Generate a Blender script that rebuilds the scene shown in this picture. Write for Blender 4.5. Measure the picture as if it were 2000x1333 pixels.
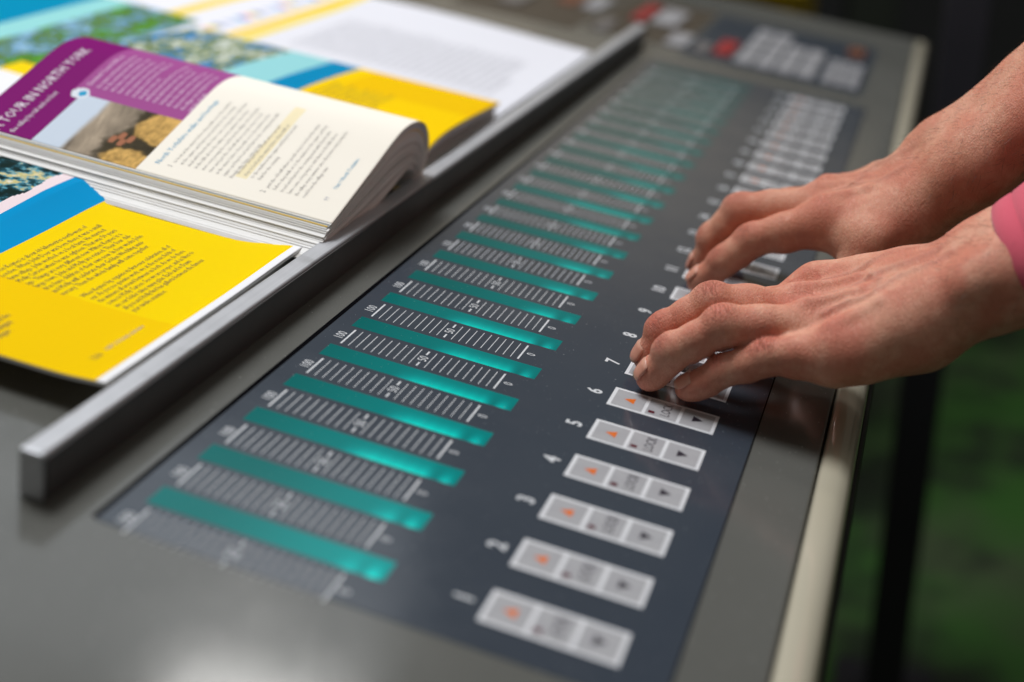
import bpy, math, random
import numpy as np
from mathutils import Matrix, Vector

# ------------------------------------------------------------------ basics
for o in list(bpy.data.objects):
    bpy.data.objects.remove(o)
scene = bpy.context.scene
COL = scene.collection
random.seed(7)
rng = np.random.default_rng(7)
MM = 0.001
DESK_TILT = math.radians(9.8)
DESK_H = 0.95
# desk frame -> world: the desk top slopes down towards the operator (+x)
DESK = Matrix.Translation((0, 0, DESK_H)) @ Matrix.Rotation(DESK_TILT, 4, 'Y')

# ------------------------------------------------------------------ camera
R_CAM = np.array([[0.93911461, 0.30307479, 0.16189323],
                  [0.27017727, -0.36022666, -0.89288353],
                  [-0.21229223, 0.88225984, -0.42017804]])
C_CAM = np.array([89.888, -299.895, 247.314])          # millimetres in the desk frame
F_PX = 2616.38
cam = bpy.data.cameras.new('camera')
cam.sensor_width = 36.0
cam.lens = F_PX / 2000 * 36
cam.clip_start = 0.01
cam.clip_end = 100
cam.dof.use_dof = True
cam.dof.focus_distance = 0.582
cam.dof.aperture_fstop = 3.8
cam.dof.aperture_blades = 9
cam_o = bpy.data.objects.new('camera', cam)
COL.objects.link(cam_o)
cm = Matrix.Identity(4)
for r in range(3):
    cm[r][0] = R_CAM[0][r]
    cm[r][1] = -R_CAM[1][r]
    cm[r][2] = -R_CAM[2][r]
    cm[r][3] = C_CAM[r] * MM
cam_o.matrix_world = DESK @ cm
scene.camera = cam_o

# ------------------------------------------------------------------ light (indoor print hall)
world = bpy.data.worlds.new('World')
scene.world = world
world.use_nodes = True
bg = world.node_tree.nodes['Background']
bg.inputs[0].default_value = (0.95, 0.92, 0.84, 1)
bg.inputs[1].default_value = 0.11


def area(name, loc, target, sx, sy, power, color):
    l = bpy.data.lights.new(name, 'AREA')
    l.shape = 'RECTANGLE'
    l.size = sx
    l.size_y = sy
    l.energy = power
    l.color = color
    o = bpy.data.objects.new(name, l)
    COL.objects.link(o)
    o.location = loc
    d = Vector(target) - Vector(loc)
    o.rotation_euler = d.to_track_quat('-Z', 'Y').to_euler()
    return o


# hall lamps: a wide ceiling bank left of the desk, one small lamp far down the hall, a weak warm row behind the operator
DESK_PT = DESK @ Vector((0, 0.25, 0))


def from_desk(x, y, z):
    return DESK @ Vector((x, y, z))


area('ceiling_lamp_bank', from_desk(-1.0, 0.62, 1.95), DESK_PT, 0.8, 0.8, 45, (0.96, 0.975, 1.0))
area('far_hall_lamp', from_desk(-0.76, 1.64, 1.70), DESK_PT, 0.34, 0.16, 4.3, (1.0, 0.98, 0.95))
area('ceiling_lamp_row', (1.2, 0.2, 3.1), DESK_PT, 0.4, 1.6, 2.2, (1.0, 0.92, 0.82))
area('hall_window', from_desk(-2.03, 3.5, 2.9), DESK_PT, 1.9, 1.0, 6.5, (0.86, 0.93, 1.0))
area('wall_fill_light', (-1.5, 5.6, 3.4), (-1.5, 7.0, 2.0), 3.0, 0.3, 34, (1.0, 0.93, 0.82))  # added unseen fill, brightens the wall for its reflection in the panel

scene.view_settings.view_transform = 'Standard'
scene.view_settings.look = 'None'
scene.view_settings.exposure = 0.0
scene.view_settings.gamma = 1.0
scene.render.engine = 'CYCLES'
scene.render.resolution_x = 1024
scene.render.resolution_y = 682

# ------------------------------------------------------------------ pixel helpers (desk frame, mm)


def ray(x, y):
    d = np.array([(x - 1000) / F_PX, (y - 666.5) / F_PX, 1.0])
    return R_CAM.T @ d


def bp(x, y, z=0.0):
    d = ray(x, y)
    return C_CAM + d * (z - C_CAM[2]) / d[2]


def bpv(x, y, v):
    d = ray(x, y)
    return C_CAM + d * (v - C_CAM[1]) / d[1]


# ------------------------------------------------------------------ object helpers
def tag(o, label=None, cat=None, group=None, kind=None):
    if label: o['label'] = label
    if cat: o['category'] = cat
    if group: o['group'] = group
    if kind: o['kind'] = kind
    return o


def thing(name, base, label, cat, group=None, frame=DESK):
    o = bpy.data.objects.new(name, None)
    o.empty_display_size = 0.02
    COL.objects.link(o)
    o.matrix_world = frame @ Matrix.Translation(Vector(base) * MM)
    o['base'] = [float(b) for b in base]
    return tag(o, label, cat, group)


def base_of(o):
    b = np.zeros(3)
    while o is not None:
        if 'base' in o.keys():
            b = b + np.array(o['base'][:])
        o = o.parent
    return b


def mesh(name, verts, faces, mat, parent=None, smooth=False, frame=DESK, base=None):
    """verts in mm, in the frame of the desk (or world for frame=I); one mesh object"""
    V = np.asarray(verts, float)
    if parent is not None:
        off = base_of(parent)
    else:
        off = np.array(base if base is not None else [0, 0, 0], float)
    me = bpy.data.meshes.new(name)
    me.from_pydata(((V - off) * MM).tolist(), [], [tuple(int(i) for i in f) for f in faces])
    me.update()
    if smooth:
        me.polygons.foreach_set('use_smooth', [True] * len(me.polygons))
    mats = mat if isinstance(mat, (list, tuple)) else [mat]
    for m in mats:
        me.materials.append(m)
    o = bpy.data.objects.new(name, me)
    COL.objects.link(o)
    if parent is not None:
        o.parent = parent
    else:
        o.matrix_world = frame @ Matrix.Translation(Vector(off.tolist()) * MM)
    return o


def instance(src, name, parent, loc_mm):
    o = src.copy()
    o.name = name
    COL.objects.link(o)
    o.parent = parent
    o.location = Vector(loc_mm) * MM
    return o


def box(x0, x1, y0, y1, z0, z1):
    v = [(x0, y0, z0), (x1, y0, z0), (x1, y1, z0), (x0, y1, z0), (x0, y0, z1), (x1, y0, z1), (x1, y1, z1), (x0, y1, z1)]
    f = [(0, 3, 2, 1), (4, 5, 6, 7), (0, 1, 5, 4), (1, 2, 6, 5), (2, 3, 7, 6), (3, 0, 4, 7)]
    return v, f


def bevel(o, w, seg=3):
    m = o.modifiers.new('bevel', 'BEVEL')
    m.width = w * MM
    m.segments = seg
    m.limit_method = 'ANGLE'
    m.harden_normals = True
    o.data.polygons.foreach_set('use_smooth', [True] * len(o.data.polygons))
    return o


def merge(parts):
    V, Fc = [], []
    for v, f in parts:
        n = len(V)
        V += [tuple(p) for p in v]
        Fc += [tuple(i + n for i in q) for q in f]
    return V, Fc


def prism(profile, y0, y1, axis='y'):
    """closed profile [(x,z)] extruded along y"""
    n = len(profile)
    v = [(p[0], y0, p[1]) for p in profile] + [(p[0], y1, p[1]) for p in profile]
    f = [(i, (i + 1) % n, n + (i + 1) % n, n + i) for i in range(n)]
    f += [tuple(range(n))[::-1], tuple(range(n, 2 * n))]
    return v, f


def quad(x0, x1, y0, y1, z):
    return [(x0, y0, z), (x1, y0, z), (x1, y1, z), (x0, y1, z)], [(0, 1, 2, 3)]


TEXT_CACHE = {}


def text_geo(body, size=1.0, bold=0.0, align='LEFT', space_line=1.0, sx=1.0, res=2):
    """text outline as flat triangles: (verts Nx2, faces); size = line height in mm"""
    key = (body, size, bold, align, space_line, sx, res)
    if key in TEXT_CACHE:
        return TEXT_CACHE[key]
    cu = bpy.data.curves.new('t', 'FONT')
    cu.body = body
    cu.size = 1.0
    cu.align_x = align
    cu.space_line = space_line
    cu.offset = bold
    cu.resolution_u = res
    ob = bpy.data.objects.new('t', cu)
    COL.objects.link(ob)
    dg = bpy.context.evaluated_depsgraph_get()
    ev = ob.evaluated_get(dg)
    me = ev.to_mesh()
    n = len(me.vertices)
    co = np.empty(n * 3)
    me.vertices.foreach_get('co', co)
    co = co.reshape(-1, 3)[:, :2] * size
    co[:, 0] *= sx
    fs = [tuple(p.vertices) for p in me.polygons]
    ev.to_mesh_clear()
    bpy.data.objects.remove(ob)
    bpy.data.curves.remove(cu)
    TEXT_CACHE[key] = (co, fs)
    return co, fs


def op_text(body, u, v, z, size, bold=0.0, sx=1.0, center=True, **k):
    """text upright for the operator: reads along +v, top towards -u, centred on (u,v)"""
    co, fs = text_geo(body, size, bold, sx=sx, **k)
    c = (co.max(0) + co.min(0)) / 2 if center else np.zeros(2)
    P = co - c
    return [(u - p[1], v + p[0], z) for p in P], fs


# ------------------------------------------------------------------ materials
def mat(name, col=(0.5, 0.5, 0.5), rough=0.5, metal=0.0, spec=0.5, coat=0.0):
    m = bpy.data.materials.new(name)
    m.use_nodes = True
    b = m.node_tree.nodes['Principled BSDF']
    b.inputs['Base Color'].default_value = (*col, 1)
    b.inputs['Roughness'].default_value = rough
    b.inputs['Metallic'].default_value = metal
    b.inputs['Specular IOR Level'].default_value = spec
    b.inputs['Coat Weight'].default_value = coat
    return m


class NT:
    def __init__(self, m):
        self.t = m.node_tree
        self.b = self.t.nodes['Principled BSDF']

    def n(self, typ, **kw):
        nd = self.t.nodes.new(typ)
        for k, v in kw.items():
            if k.startswith('i_'):
                key = k[2:].replace('_', ' ')
                nd.inputs[key].default_value = v
            else:
                setattr(nd, k, v)
        return nd

    def l(self, a, b):
        self.t.links.new(a, b)

    def coord(self, which='Object'):
        return self.n('ShaderNodeTexCoord').outputs[which]

    def noise(self, scale, detail=3, vec=None, rough=0.55):
        nd = self.n('ShaderNodeTexNoise')
        nd.inputs['Scale'].default_value = scale
        nd.inputs['Detail'].default_value = detail
        nd.inputs['Roughness'].default_value = rough
        self.l(vec if vec is not None else self.coord(), nd.inputs['Vector'])
        return nd.outputs['Fac']

    def ramp(self, fac, stops):
        nd = self.n('ShaderNodeValToRGB')
        cr = nd.color_ramp
        while len(cr.elements) < len(stops):
            cr.elements.new(0.5)
        for e, (p, c) in zip(cr.elements, stops):
            e.position = p
            e.color = (*c, 1) if len(c) == 3 else c
        self.l(fac, nd.inputs[0])
        return nd.outputs[0]

    def math(self, op, a, b=None, c=None, clamp=False):
        nd = self.n('ShaderNodeMath', operation=op)
        nd.use_clamp = clamp
        for i, x in enumerate((a, b, c)):
            if x is None: continue
            if isinstance(x, (int, float)):
                nd.inputs[i].default_value = x
            else:
                self.l(x, nd.inputs[i])
        return nd.outputs[0]

    def smooth(self, x, a, b):
        nd = self.n('ShaderNodeMapRange', interpolation_type='SMOOTHSTEP')
        self.l(x, nd.inputs[0]) if not isinstance(x, float) else None
        for i, q in ((1, a), (2, b)):
            if isinstance(q, (int, float)):
                nd.inputs[i].default_value = q
            else:
                self.l(q, nd.inputs[i])
        return nd.outputs[0]

    def mix(self, fac, a, b):
        nd = self.n('ShaderNodeMix', data_type='RGBA')
        for s, x in ((0, fac), (6, a), (7, b)):
            if isinstance(x, (int, float)):
                nd.inputs[s].default_value = x
            elif isinstance(x, tuple):
                nd.inputs[s].default_value = (*x, 1)
            else:
                self.l(x, nd.inputs[s])
        return nd.outputs[2]

    def bump(self, h, dist, strength=1.0, normal=None):
        nd = self.n('ShaderNodeBump')
        nd.inputs['Strength'].default_value = strength
        nd.inputs['Distance'].default_value = dist
        self.l(h, nd.inputs['Height'])
        if normal is not None:
            self.l(normal, nd.inputs['Normal'])
        return nd.outputs[0]


def noisy(name, c0, c1, scale, rough=0.4, rough_var=0.0, bump=0.0, bscale=900, **kw):
    m = mat(name, c0, rough, **kw)
    t = NT(m)
    f = t.noise(scale, 4)
    t.l(t.ramp(f, [(0.3, c0), (0.7, c1)]), t.b.inputs['Base Color'])
    if rough_var:
        r = t.noise(scale * 3, 3)
        t.l(t.math('ADD', t.math('MULTIPLY', r, rough_var), rough - rough_var / 2), t.b.inputs['Roughness'])
    if bump:
        t.l(t.bump(t.noise(bscale, 2), bump), t.b.inputs['Normal'])
    return m


def dust(t, scale, size, density):
    """sparse pale specks: voronoi cells, only some of them, with a tiny radius"""
    v = t.n('ShaderNodeTexVoronoi')
    v.inputs['Scale'].default_value = scale
    t.l(t.coord(), v.inputs['Vector'])
    sep = t.n('ShaderNodeSeparateColor')
    t.l(v.outputs['Color'], sep.inputs[0])
    pick = t.math('GREATER_THAN', sep.outputs[0], 1 - density)
    rad = t.math('MULTIPLY', sep.outputs[1], size)
    near = t.math('LESS_THAN', v.outputs['Distance'], rad)
    return t.math('MULTIPLY', pick, near)


# desk paint: grey gloss lacquer with smears, dust and fine scratches
M_desk = mat('desk_paint', (0.12, 0.122, 0.11), 0.14, spec=0.5)
t = NT(M_desk)
c = t.ramp(t.noise(9, 5), [(0.3, (0.110, 0.111, 0.101)), (0.7, (0.132, 0.133, 0.122))])
g = t.ramp(t.noise(2600, 2), [(0.35, (0.88, 0.88, 0.88)), (0.65, (1.1, 1.1, 1.1))])
mx = t.n('ShaderNodeMix', data_type='RGBA', blend_type='MULTIPLY')
mx.inputs[0].default_value = 1.0
t.l(c, mx.inputs[6]); t.l(g, mx.inputs[7])
c = t.mix(t.math('MULTIPLY', dust(t, 520, 0.16, 0.3), 0.55), mx.outputs[2], (0.5, 0.5, 0.47))
c = t.mix(t.math('MULTIPLY', t.smooth(t.noise(24, 6), 0.56, 0.72), 0.10), c, (0.05, 0.045, 0.04))
sm = t.n('ShaderNodeMapping')
sm.inputs['Scale'].default_value = (60, 7, 60)
sm.inputs['Rotation'].default_value = (0, 0, 0.35)
t.l(t.coord(), sm.inputs[0])
scr = t.noise(6.0, 5, sm.outputs[0], 0.7)
c = t.mix(t.math('MULTIPLY', t.smooth(scr, 0.66, 0.74), 0.10), c, (0.3, 0.3, 0.28))
t.l(c, t.b.inputs['Base Color'])
r1 = t.math('MULTIPLY', t.noise(30, 6, None, 0.65), 0.16)
r2 = t.math('MULTIPLY', t.smooth(scr, 0.5, 0.75), 0.06)
t.l(t.math('ADD', t.math('ADD', r1, r2), 0.06), t.b.inputs['Roughness'])
t.l(t.bump(t.noise(1500, 2), 0.00002, 0.3), t.b.inputs['Normal'])

# dark overlay film of the ink-key panel
M_panel = mat('panel_film', (0.018, 0.022, 0.031), 0.16, spec=0.5)
t = NT(M_panel)
c = t.ramp(t.noise(7, 3), [(0.3, (0.040, 0.051, 0.069)), (0.7, (0.047, 0.059, 0.077))])
d = t.math('MAXIMUM', dust(t, 420, 0.12, 0.26), dust(t, 900, 0.16, 0.22))
smear = t.smooth(t.noise(16, 5), 0.5, 0.75)
c = t.mix(t.math('MULTIPLY', smear, 0.035), c, (0.4, 0.4, 0.4))
c = t.mix(t.math('MULTIPLY', d, 0.5), c, (0.5, 0.52, 0.55))
t.l(c, t.b.inputs['Base Color'])
t.l(t.math('ADD', t.math('MULTIPLY', t.noise(34, 7, None, 0.7), 0.26), 0.01), t.b.inputs['Roughness'])

M_navy = mat('key_field_film', (0.018, 0.023, 0.038), 0.16)
M_print = noisy('white_print', (0.64, 0.66, 0.69), (0.72, 0.74, 0.76), 60, 0.35)
M_frame = noisy('key_frame_white', (0.74, 0.75, 0.78), (0.80, 0.81, 0.83), 90, 0.25)
M_cell = noisy('key_cell_grey', (0.39, 0.39, 0.41), (0.44, 0.44, 0.455), 120, 0.22)
M_orange = mat('orange_print', (0.75, 0.16, 0.015), 0.3)
M_ink = mat('dark_print', (0.025, 0.022, 0.035), 0.3)
M_led = mat('dark_red_led', (0.10, 0.008, 0.02), 0.2)
M_groove = mat('black_gap', (0.004, 0.004, 0.005), 0.8, spec=0.0)
M_trim = noisy('cream_trim', (0.50, 0.46, 0.35), (0.55, 0.51, 0.40), 8, 0.10, 0.05, spec=0.5, coat=0.6)
M_rail = mat('rail_aluminium', (0.5, 0.51, 0.53), 0.34, metal=0.35)
t = NT(M_rail)
mpr = t.n('ShaderNodeMapping')
mpr.inputs['Scale'].default_value = (900, 9, 900)
t.l(t.coord(), mpr.inputs[0])
br = t.noise(1.0, 4, mpr.outputs[0], 0.6)
c = t.ramp(br, [(0.3, (0.46, 0.47, 0.495)), (0.7, (0.60, 0.61, 0.64))])
c = t.mix(t.math('MULTIPLY', t.smooth(t.noise(45, 6), 0.58, 0.70), 0.3), c, (0.2, 0.2, 0.2))
t.l(c, t.b.inputs['Base Color'])
t.l(t.math('ADD', t.math('MULTIPLY', t.noise(60, 5), 0.2), 0.24), t.b.inputs['Roughness'])
t.l(t.bump(br, 0.00004, 0.5), t.b.inputs['Normal'])
M_rail_shade = noisy('rail_shade_dark', (0.055, 0.053, 0.053), (0.075, 0.072, 0.072), 25, 0.36, 0.15)  # dark colour stands in for shade on the rail's operator side
M_black = noisy('black_metal', (0.008, 0.008, 0.009), (0.014, 0.014, 0.016), 6, 0.5)

# teal bar-graph window: back-lit, lit further towards the 0 end
M_teal = mat('teal_display', (0.0, 0.05, 0.045), 0.16, spec=0.15)
t = NT(M_teal)
uv = t.n('ShaderNodeUVMap', uv_map='UVMap')
sp = t.n('ShaderNodeSeparateXYZ')
t.l(uv.outputs[0], sp.inputs[0])
s, tt = sp.outputs[0], sp.outputs[1]
at = t.n('ShaderNodeAttribute', attribute_type='OBJECT', attribute_name='lit')
a2 = t.n('ShaderNodeAttribute', attribute_type='OBJECT', attribute_name='power')
lit = at.outputs['Fac']
on = t.smooth(s, t.math('SUBTRACT', lit, 0.16), t.math('ADD', lit, 0.03))
off = t.math('SUBTRACT', 1.0, t.smooth(s, 0.84, 0.905))
spot = t.math('MULTIPLY', t.smooth(s, 0.905, 0.95), t.math('SUBTRACT', 1.0, t.smooth(s, 0.95, 0.995)))
edge = t.math('POWER', t.math('SUBTRACT', 1.0, tt, clamp=True), 2.2)
cellw = t.math('ADD', t.math('MULTIPLY', t.math('SINE', t.math('MULTIPLY', s, 105.0)), 0.05), 0.95)
glow = t.math('MULTIPLY', t.math('MULTIPLY', on, off), t.math('ADD', t.math('MULTIPLY', edge, 0.72), 0.05))
glow = t.math('MULTIPLY', glow, cellw)
glow = t.math('ADD', glow, t.math('MULTIPLY', t.math('MULTIPLY', spot, edge), 0.55))
wide = t.math('MULTIPLY', t.smooth(s, t.math('SUBTRACT', lit, 0.75), lit), 0.14)
lev = t.math('MULTIPLY', t.math('ADD', t.math('ADD', glow, wide), 0.11), a2.outputs['Fac'])
t.l(t.mix(t.smooth(glow, 0.0, 1.2), (0.0, 0.56, 0.54), (0.0, 0.72, 0.56)), t.b.inputs['Emission Color'])
t.l(lev, t.b.inputs['Emission Strength'])
dm = dust(t, 700, 0.16, 0.25)
t.l(t.mix(t.math('MULTIPLY', dm, 0.5), (0.0, 0.06, 0.056), (0.3, 0.45, 0.42)), t.b.inputs['Base Color'])

# ------------------------------------------------------------------ floor and hall
GROUND = Matrix.Identity(4)
M_floor = mat('green_floor', (0.02, 0.06, 0.015), 0.45)
t = NT(M_floor)
f1 = t.smooth(t.noise(3.2, 4), 0.40, 0.66)
c = t.mix(f1, (0.040, 0.125, 0.022), (0.06, 0.09, 0.04))
c = t.mix(t.math('MULTIPLY', t.smooth(t.noise(4.0, 5), 0.44, 0.62), 0.85), c, (0.016, 0.02, 0.014))
t.l(c, t.b.inputs['Base Color'])
v, f = quad(-9000, 9000, -6000, 14000, 0)
fl = mesh('floor', v, f, M_floor, frame=GROUND)
tag(fl, kind='structure')

M_wall = noisy('hall_wall_paint', (0.42, 0.37, 0.30), (0.5, 0.45, 0.37), 1.5, 0.7)
v, f = box(-9000, 9000, 7000, 7200, 0, 4200)
tag(mesh('hall_wall', v, f, M_wall, frame=GROUND), kind='structure')

# ------------------------------------------------------------------ the console
PITCH = 32.5
NKEY = 25
con = thing('control_console', (-280, 480, 0), 'grey printing press control console with dark ink key panel', 'console')
V0, V1 = -420.0, 1212.0
# desk top with a recessed joint line around the panel
v, f = box(-760, 104.4, V0, V1, -34, 0)
bevel(mesh('desk_top', v, f, M_desk, con), 1.2)
# cream edge trim: rounded nose along the operator's side
prof = [(105.2, -36), (105.2, -1.2), (106.0, 0.3), (107.5, 0.9), (112.5, 0.8), (116.2, -0.6), (118.6, -3.4), (119.6, -7.5), (119.6, -36)]
v, f = prism(prof, V0 - 8, V1 + 10)
bevel(mesh('edge_trim', v, f, M_trim, con), 0.8, 2)
v, f = box(-768, 104.6, V1 + 1, V1 + 11, -36, 1.0)
bevel(mesh('edge_trim', v, f, M_desk, con), 2.0)
prof = [(119.9, -38), (119.9, -8), (121.2, -9), (122.4, -12), (122.4, -38)]
v, f = prism(prof, V0 - 8, V1 + 10)
mesh('under_edge_strip', v, f, M_black, con)
# pedestal under the desk, upright in the hall
v, f = box(-620, 40, -260, 1060, 0, 828)
ped = mesh('pedestal', v, f, M_black, None, frame=GROUND)
pm = ped.matrix_world.copy()
ped.parent = con
ped.matrix_parent_inverse = con.matrix_world.inverted()
ped.matrix_world = pm

# panel film
PV0, PV1 = 10.5, 838.0
v, f = box(-106.5, 77.1, PV0, PV1, -0.5, 0.22)
mesh('key_panel', v, f, M_panel, con)
v, f = box(-108.8, -106.7, PV0 + 1, PV1, -0.4, 0.07)
mesh('panel_gap', v, f, M_groove, con)
v, f = box(77.25, 77.85, PV0, PV1, -0.4, 0.06)
mesh('panel_gap', v, f, M_groove, con)
ZP = 0.22

# paper rail
v, f = box(-134.2, -125.4, 9.5, 885, 0.05, 17.6)
rail = bevel(mesh('paper_rail', v, f, M_rail, con), 1.1, 3)
v, f = box(-125.38, -124.6, 10.6, 884, 0.1, 16.4)  # added thin slab: the shaded side of the rail, put in as dark colour
bevel(mesh('rail_side_shade', v, f, M_rail_shade, rail), 0.3, 2)

# bar windows, scales, key plates, numbers
bar_src = None
scale_src = None
UBL, UBR, WB = -98.9, -15.5, 11.5
lits = {1: .93, 2: .9, 3: .60, 4: .64, 5: .53, 6: .58, 7: .50, 8: .80, 9: .80, 10: .76, 11: .78, 12: .62, 13: .5, 14: .72}
for n in range(1, NKEY + 1):
    vc = n * PITCH
    b = con['base'][:]
    if bar_src is None:
        v, f = box(UBL, UBR, vc - WB / 2, vc + WB / 2, ZP - 0.3, ZP + 0.06)
        bar_src = mesh('light_bar', v, f, M_teal, con)
        ul = bar_src.data.uv_layers.new(name='UVMap')
        for lp in bar_src.data.loops:
            p = v[lp.vertex_index]
            ul.data[lp.index].uv = ((p[0] - UBL) / (UBR - UBL), (p[1] - vc + WB / 2) / WB)
        o = bar_src
        parts = []
        for k in range(21):
            uu = -95.5 + k * 3.405
            w = 0.32
            a0, a1 = vc - 24.0, vc - 8.6
            if k in (0, 20): w = 0.8
            if k == 10:
                for q0, q1 in ((a0, vc - 20.3), (vc - 12.3, a1)):
                    parts.append(quad(uu - 0.4, uu + 0.4, q0, q1, ZP + 0.06))
                continue
            parts.append(quad(uu - w / 2, uu + w / 2, a0, a1, ZP + 0.06))
        parts.append(op_text('100', -99.0, vc - 16.3, ZP + 0.06, 5.9, 0.0, 0.80))
        parts.append(op_text('50', -61.45, vc - 16.3, ZP + 0.06, 5.7, 0.0, 0.85))
        parts.append(op_text('0', -23.7, vc - 16.3, ZP + 0.06, 5.7, 0.0, 0.8))
        v, f = merge(parts)
        scale_src = mesh('percent_scale', v, f, M_print, con)
    else:
        o = instance(bar_src, 'light_bar', con, (0, (n - 1) * PITCH, 0))
        instance(scale_src, 'percent_scale', con, (0, (n - 1) * PITCH, 0))
    o['lit'] = float(lits.get(n, 0.45 + 0.4 * rng.random()))
    o['power'] = float(0.72 + 0.18 * rng.random()) * float(np.interp(n, [1, 2, 3, 7, 12, 16, 25], [1.9, 1.7, 1.2, 1.0, 0.65, 0.45, 0.14]))

UPL, UPR, WP = 16.6, 61.5, 17.6
plate = None
for n in range(1, NKEY + 1):
    vc = n * PITCH
    v, f = op_text(str(n), 9.4, vc, ZP + 0.05, 9.0, 0.026, 0.92)
    mesh('zone_number', v, f, M_print, con)
    if plate is None:
        v, f = box(UPL, UPR, vc - WP / 2, vc + WP / 2, ZP - 0.3, ZP + 0.10)
        plate = mesh('key_plate', v, f, M_frame, con)
        kids = []
        cw = (UPR - UPL - 1.5 * 2 - 1.5 * 2) / 3
        for c3 in range(3):
            x0 = UPL + 1.5 + c3 * (cw + 1.5)
            v, f = box(x0, x0 + cw, vc - WP / 2 + 1.5, vc + WP / 2 - 1.5, ZP, ZP + 0.18)
            kids.append(mesh('key_button', v, f, M_cell, plate))
        ZK = ZP + 0.22
        xm = UPL + 1.5 + cw / 2
        kids.append(mesh('up_arrow', [(xm - 2.3, vc, ZK), (xm + 2.2, vc - 2.6, ZK), (xm + 2.2, vc + 2.6, ZK)], [(0, 1, 2)], M_orange, plate))
        xm2 = UPL + 1.5 + 2 * (cw + 1.5) + cw / 2
        kids.append(mesh('down_arrow', [(xm2 + 2.3, vc, ZK), (xm2 - 2.0, vc + 2.6, ZK), (xm2 - 2.0, vc - 2.6, ZK)], [(0, 1, 2)], M_ink, plate))
        x0 = UPL + 1.5 + cw + 1.5
        v, f = box(x0 + 1.0, x0 + 3.6, vc - 5.7, vc - 3.5, ZK - 0.05, ZK + 0.05)
        kids.append(mesh('lock_led', v, f, M_led, plate))
        v, f = op_text('LOCK', x0 + 7.8, vc + 0.8, ZK, 5.6, 0.006, 0.80)
        kids.append(mesh('lock_lettering', v, f, M_ink, plate))
    else:
        p = instance(plate, 'key_plate', con, (0, (n - 1) * PITCH, 0))
        for kch in kids:
            c2 = kch.copy()
            COL.objects.link(c2)
            c2.parent = p

# second keypad at the far end of the desk
v, f = box(-92, 70, 880, 1118, -0.4, 0.25)
mesh('function_panel', v, f, M_panel, con)
M_red = mat('red_button', (0.30, 0.012, 0.018), 0.35)
M_brown = noisy('brown_panel', (0.045, 0.035, 0.024), (0.06, 0.046, 0.032), 12, 0.4)
M_pale = noisy('pale_button', (0.30, 0.30, 0.32), (0.36, 0.36, 0.38), 60, 0.35)
M_or2 = mat('orange_button', (0.17, 0.055, 0.025), 0.35)
M_bt2 = mat('dim_button', (0.16, 0.15, 0.15), 0.35)
v, f = box(-186, -96, 905, 1120, -0.4, 0.25)
mesh('function_panel', v, f, M_brown, con)
v, f = box(-310, -192, 880, 1125, -0.4, 0.25)
mesh('function_panel', v, f, M_brown, con)


def button(u0, u1, v0, v1, m, h=2.2):
    v, f = box(u0, u1, v0, v1, 0.2, h)
    return bevel(mesh('push_button', v, f, m, con), 0.6, 2)


for i in range(4):
    for j in range(4):
        if j == 3 and i > 1: continue
        button(-46 + i * 18.5, -30 + i * 18.5, 900 + j * 46, 938 + j * 46, M_pale)
for i in range(3):
    for j in range(4):
        button(33 + i * 11, 42 + i * 11, 900 + j * 28, 922 + j * 28, M_pale)
button(44, 60, 1050, 1090, M_or2)
button(-68, -52, 915, 985, M_red)
button(-84, -72, 905, 950, M_bt2)
button(-112, -92.5, 908, 968, M_pale)
button(-143, -118, 990, 1075, M_pale)
button(-162, -148, 985, 1080, M_red)
button(-178, -166, 900, 960, M_bt2)
button(-212, -194, 985, 1060, M_pale)
button(-238, -218, 985, 1060, M_or2)
button(-280, -258, 930, 990, M_bt2)

# ------------------------------------------------------------------ printed paper
def paper_mat(name, rough=0.5):
    m = mat(name, (0.8, 0.8, 0.8), rough, spec=0.02)
    t = NT(m)
    a = t.n('ShaderNodeVertexColor', layer_name='ink')
    t.l(a.outputs[0], t.b.inputs['Base Color'])
    t.l(t.bump(t.noise(600, 2), 0.00002, 0.3), t.b.inputs['Normal'])
    return m


M_paper = paper_mat('printed_paper')
M_leaf = noisy('paper_white', (0.84, 0.83, 0.81), (0.9, 0.89, 0.87), 30, 0.55)
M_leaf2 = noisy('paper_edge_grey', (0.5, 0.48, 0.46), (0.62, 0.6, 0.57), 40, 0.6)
M_leafy = mat('paper_edge_yellow', (0.75, 0.5, 0.06), 0.5)
M_leafb = mat('paper_edge_blue', (0.45, 0.55, 0.66), 0.5)
M_txt = mat('black_ink', (0.17, 0.13, 0.03), 0.5)
M_txtc = mat('soft_black_ink', (0.30, 0.28, 0.25), 0.5)
M_txtb = mat('blue_ink', (0.02, 0.32, 0.55), 0.5)
M_txtw = mat('unprinted_white', (0.8, 0.72, 0.8), 0.5)
M_txtl = mat('pale_lilac_ink', (0.72, 0.42, 0.66), 0.5)
M_txtg2 = mat('mid_grey_ink', (0.3, 0.3, 0.34), 0.5)
M_txtg = mat('grey_ink', (0.5, 0.5, 0.54), 0.5)


def vnoise(x, y, seed=0, oct=4, base=1.0):
    """smooth value noise, vectorised"""
    out = np.zeros_like(x)
    amp, tot, fr = 1.0, 0.0, base
    for k in range(oct):
        xi, yi = np.floor(x * fr), np.floor(y * fr)
        fx, fy = x * fr - xi, y * fr - yi
        fx, fy = fx * fx * (3 - 2 * fx), fy * fy * (3 - 2 * fy)

        def h(a, b):
            q = np.sin(a * 127.1 + b * 311.7 + (seed + k) * 74.7) * 43758.5453
            return q - np.floor(q)
        out += amp * ((h(xi, yi) * (1 - fx) + h(xi + 1, yi) * fx) * (1 - fy) + (h(xi, yi + 1) * (1 - fx) + h(xi + 1, yi + 1) * fx) * fy)
        tot += amp
        amp *= 0.55
        fr *= 2.1
    return out / tot


def lin(c):
    c = np.array(c, float) / 255
    return np.where(c < 0.04045, c / 12.92, ((c + 0.055) / 1.055) ** 2.4)


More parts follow.
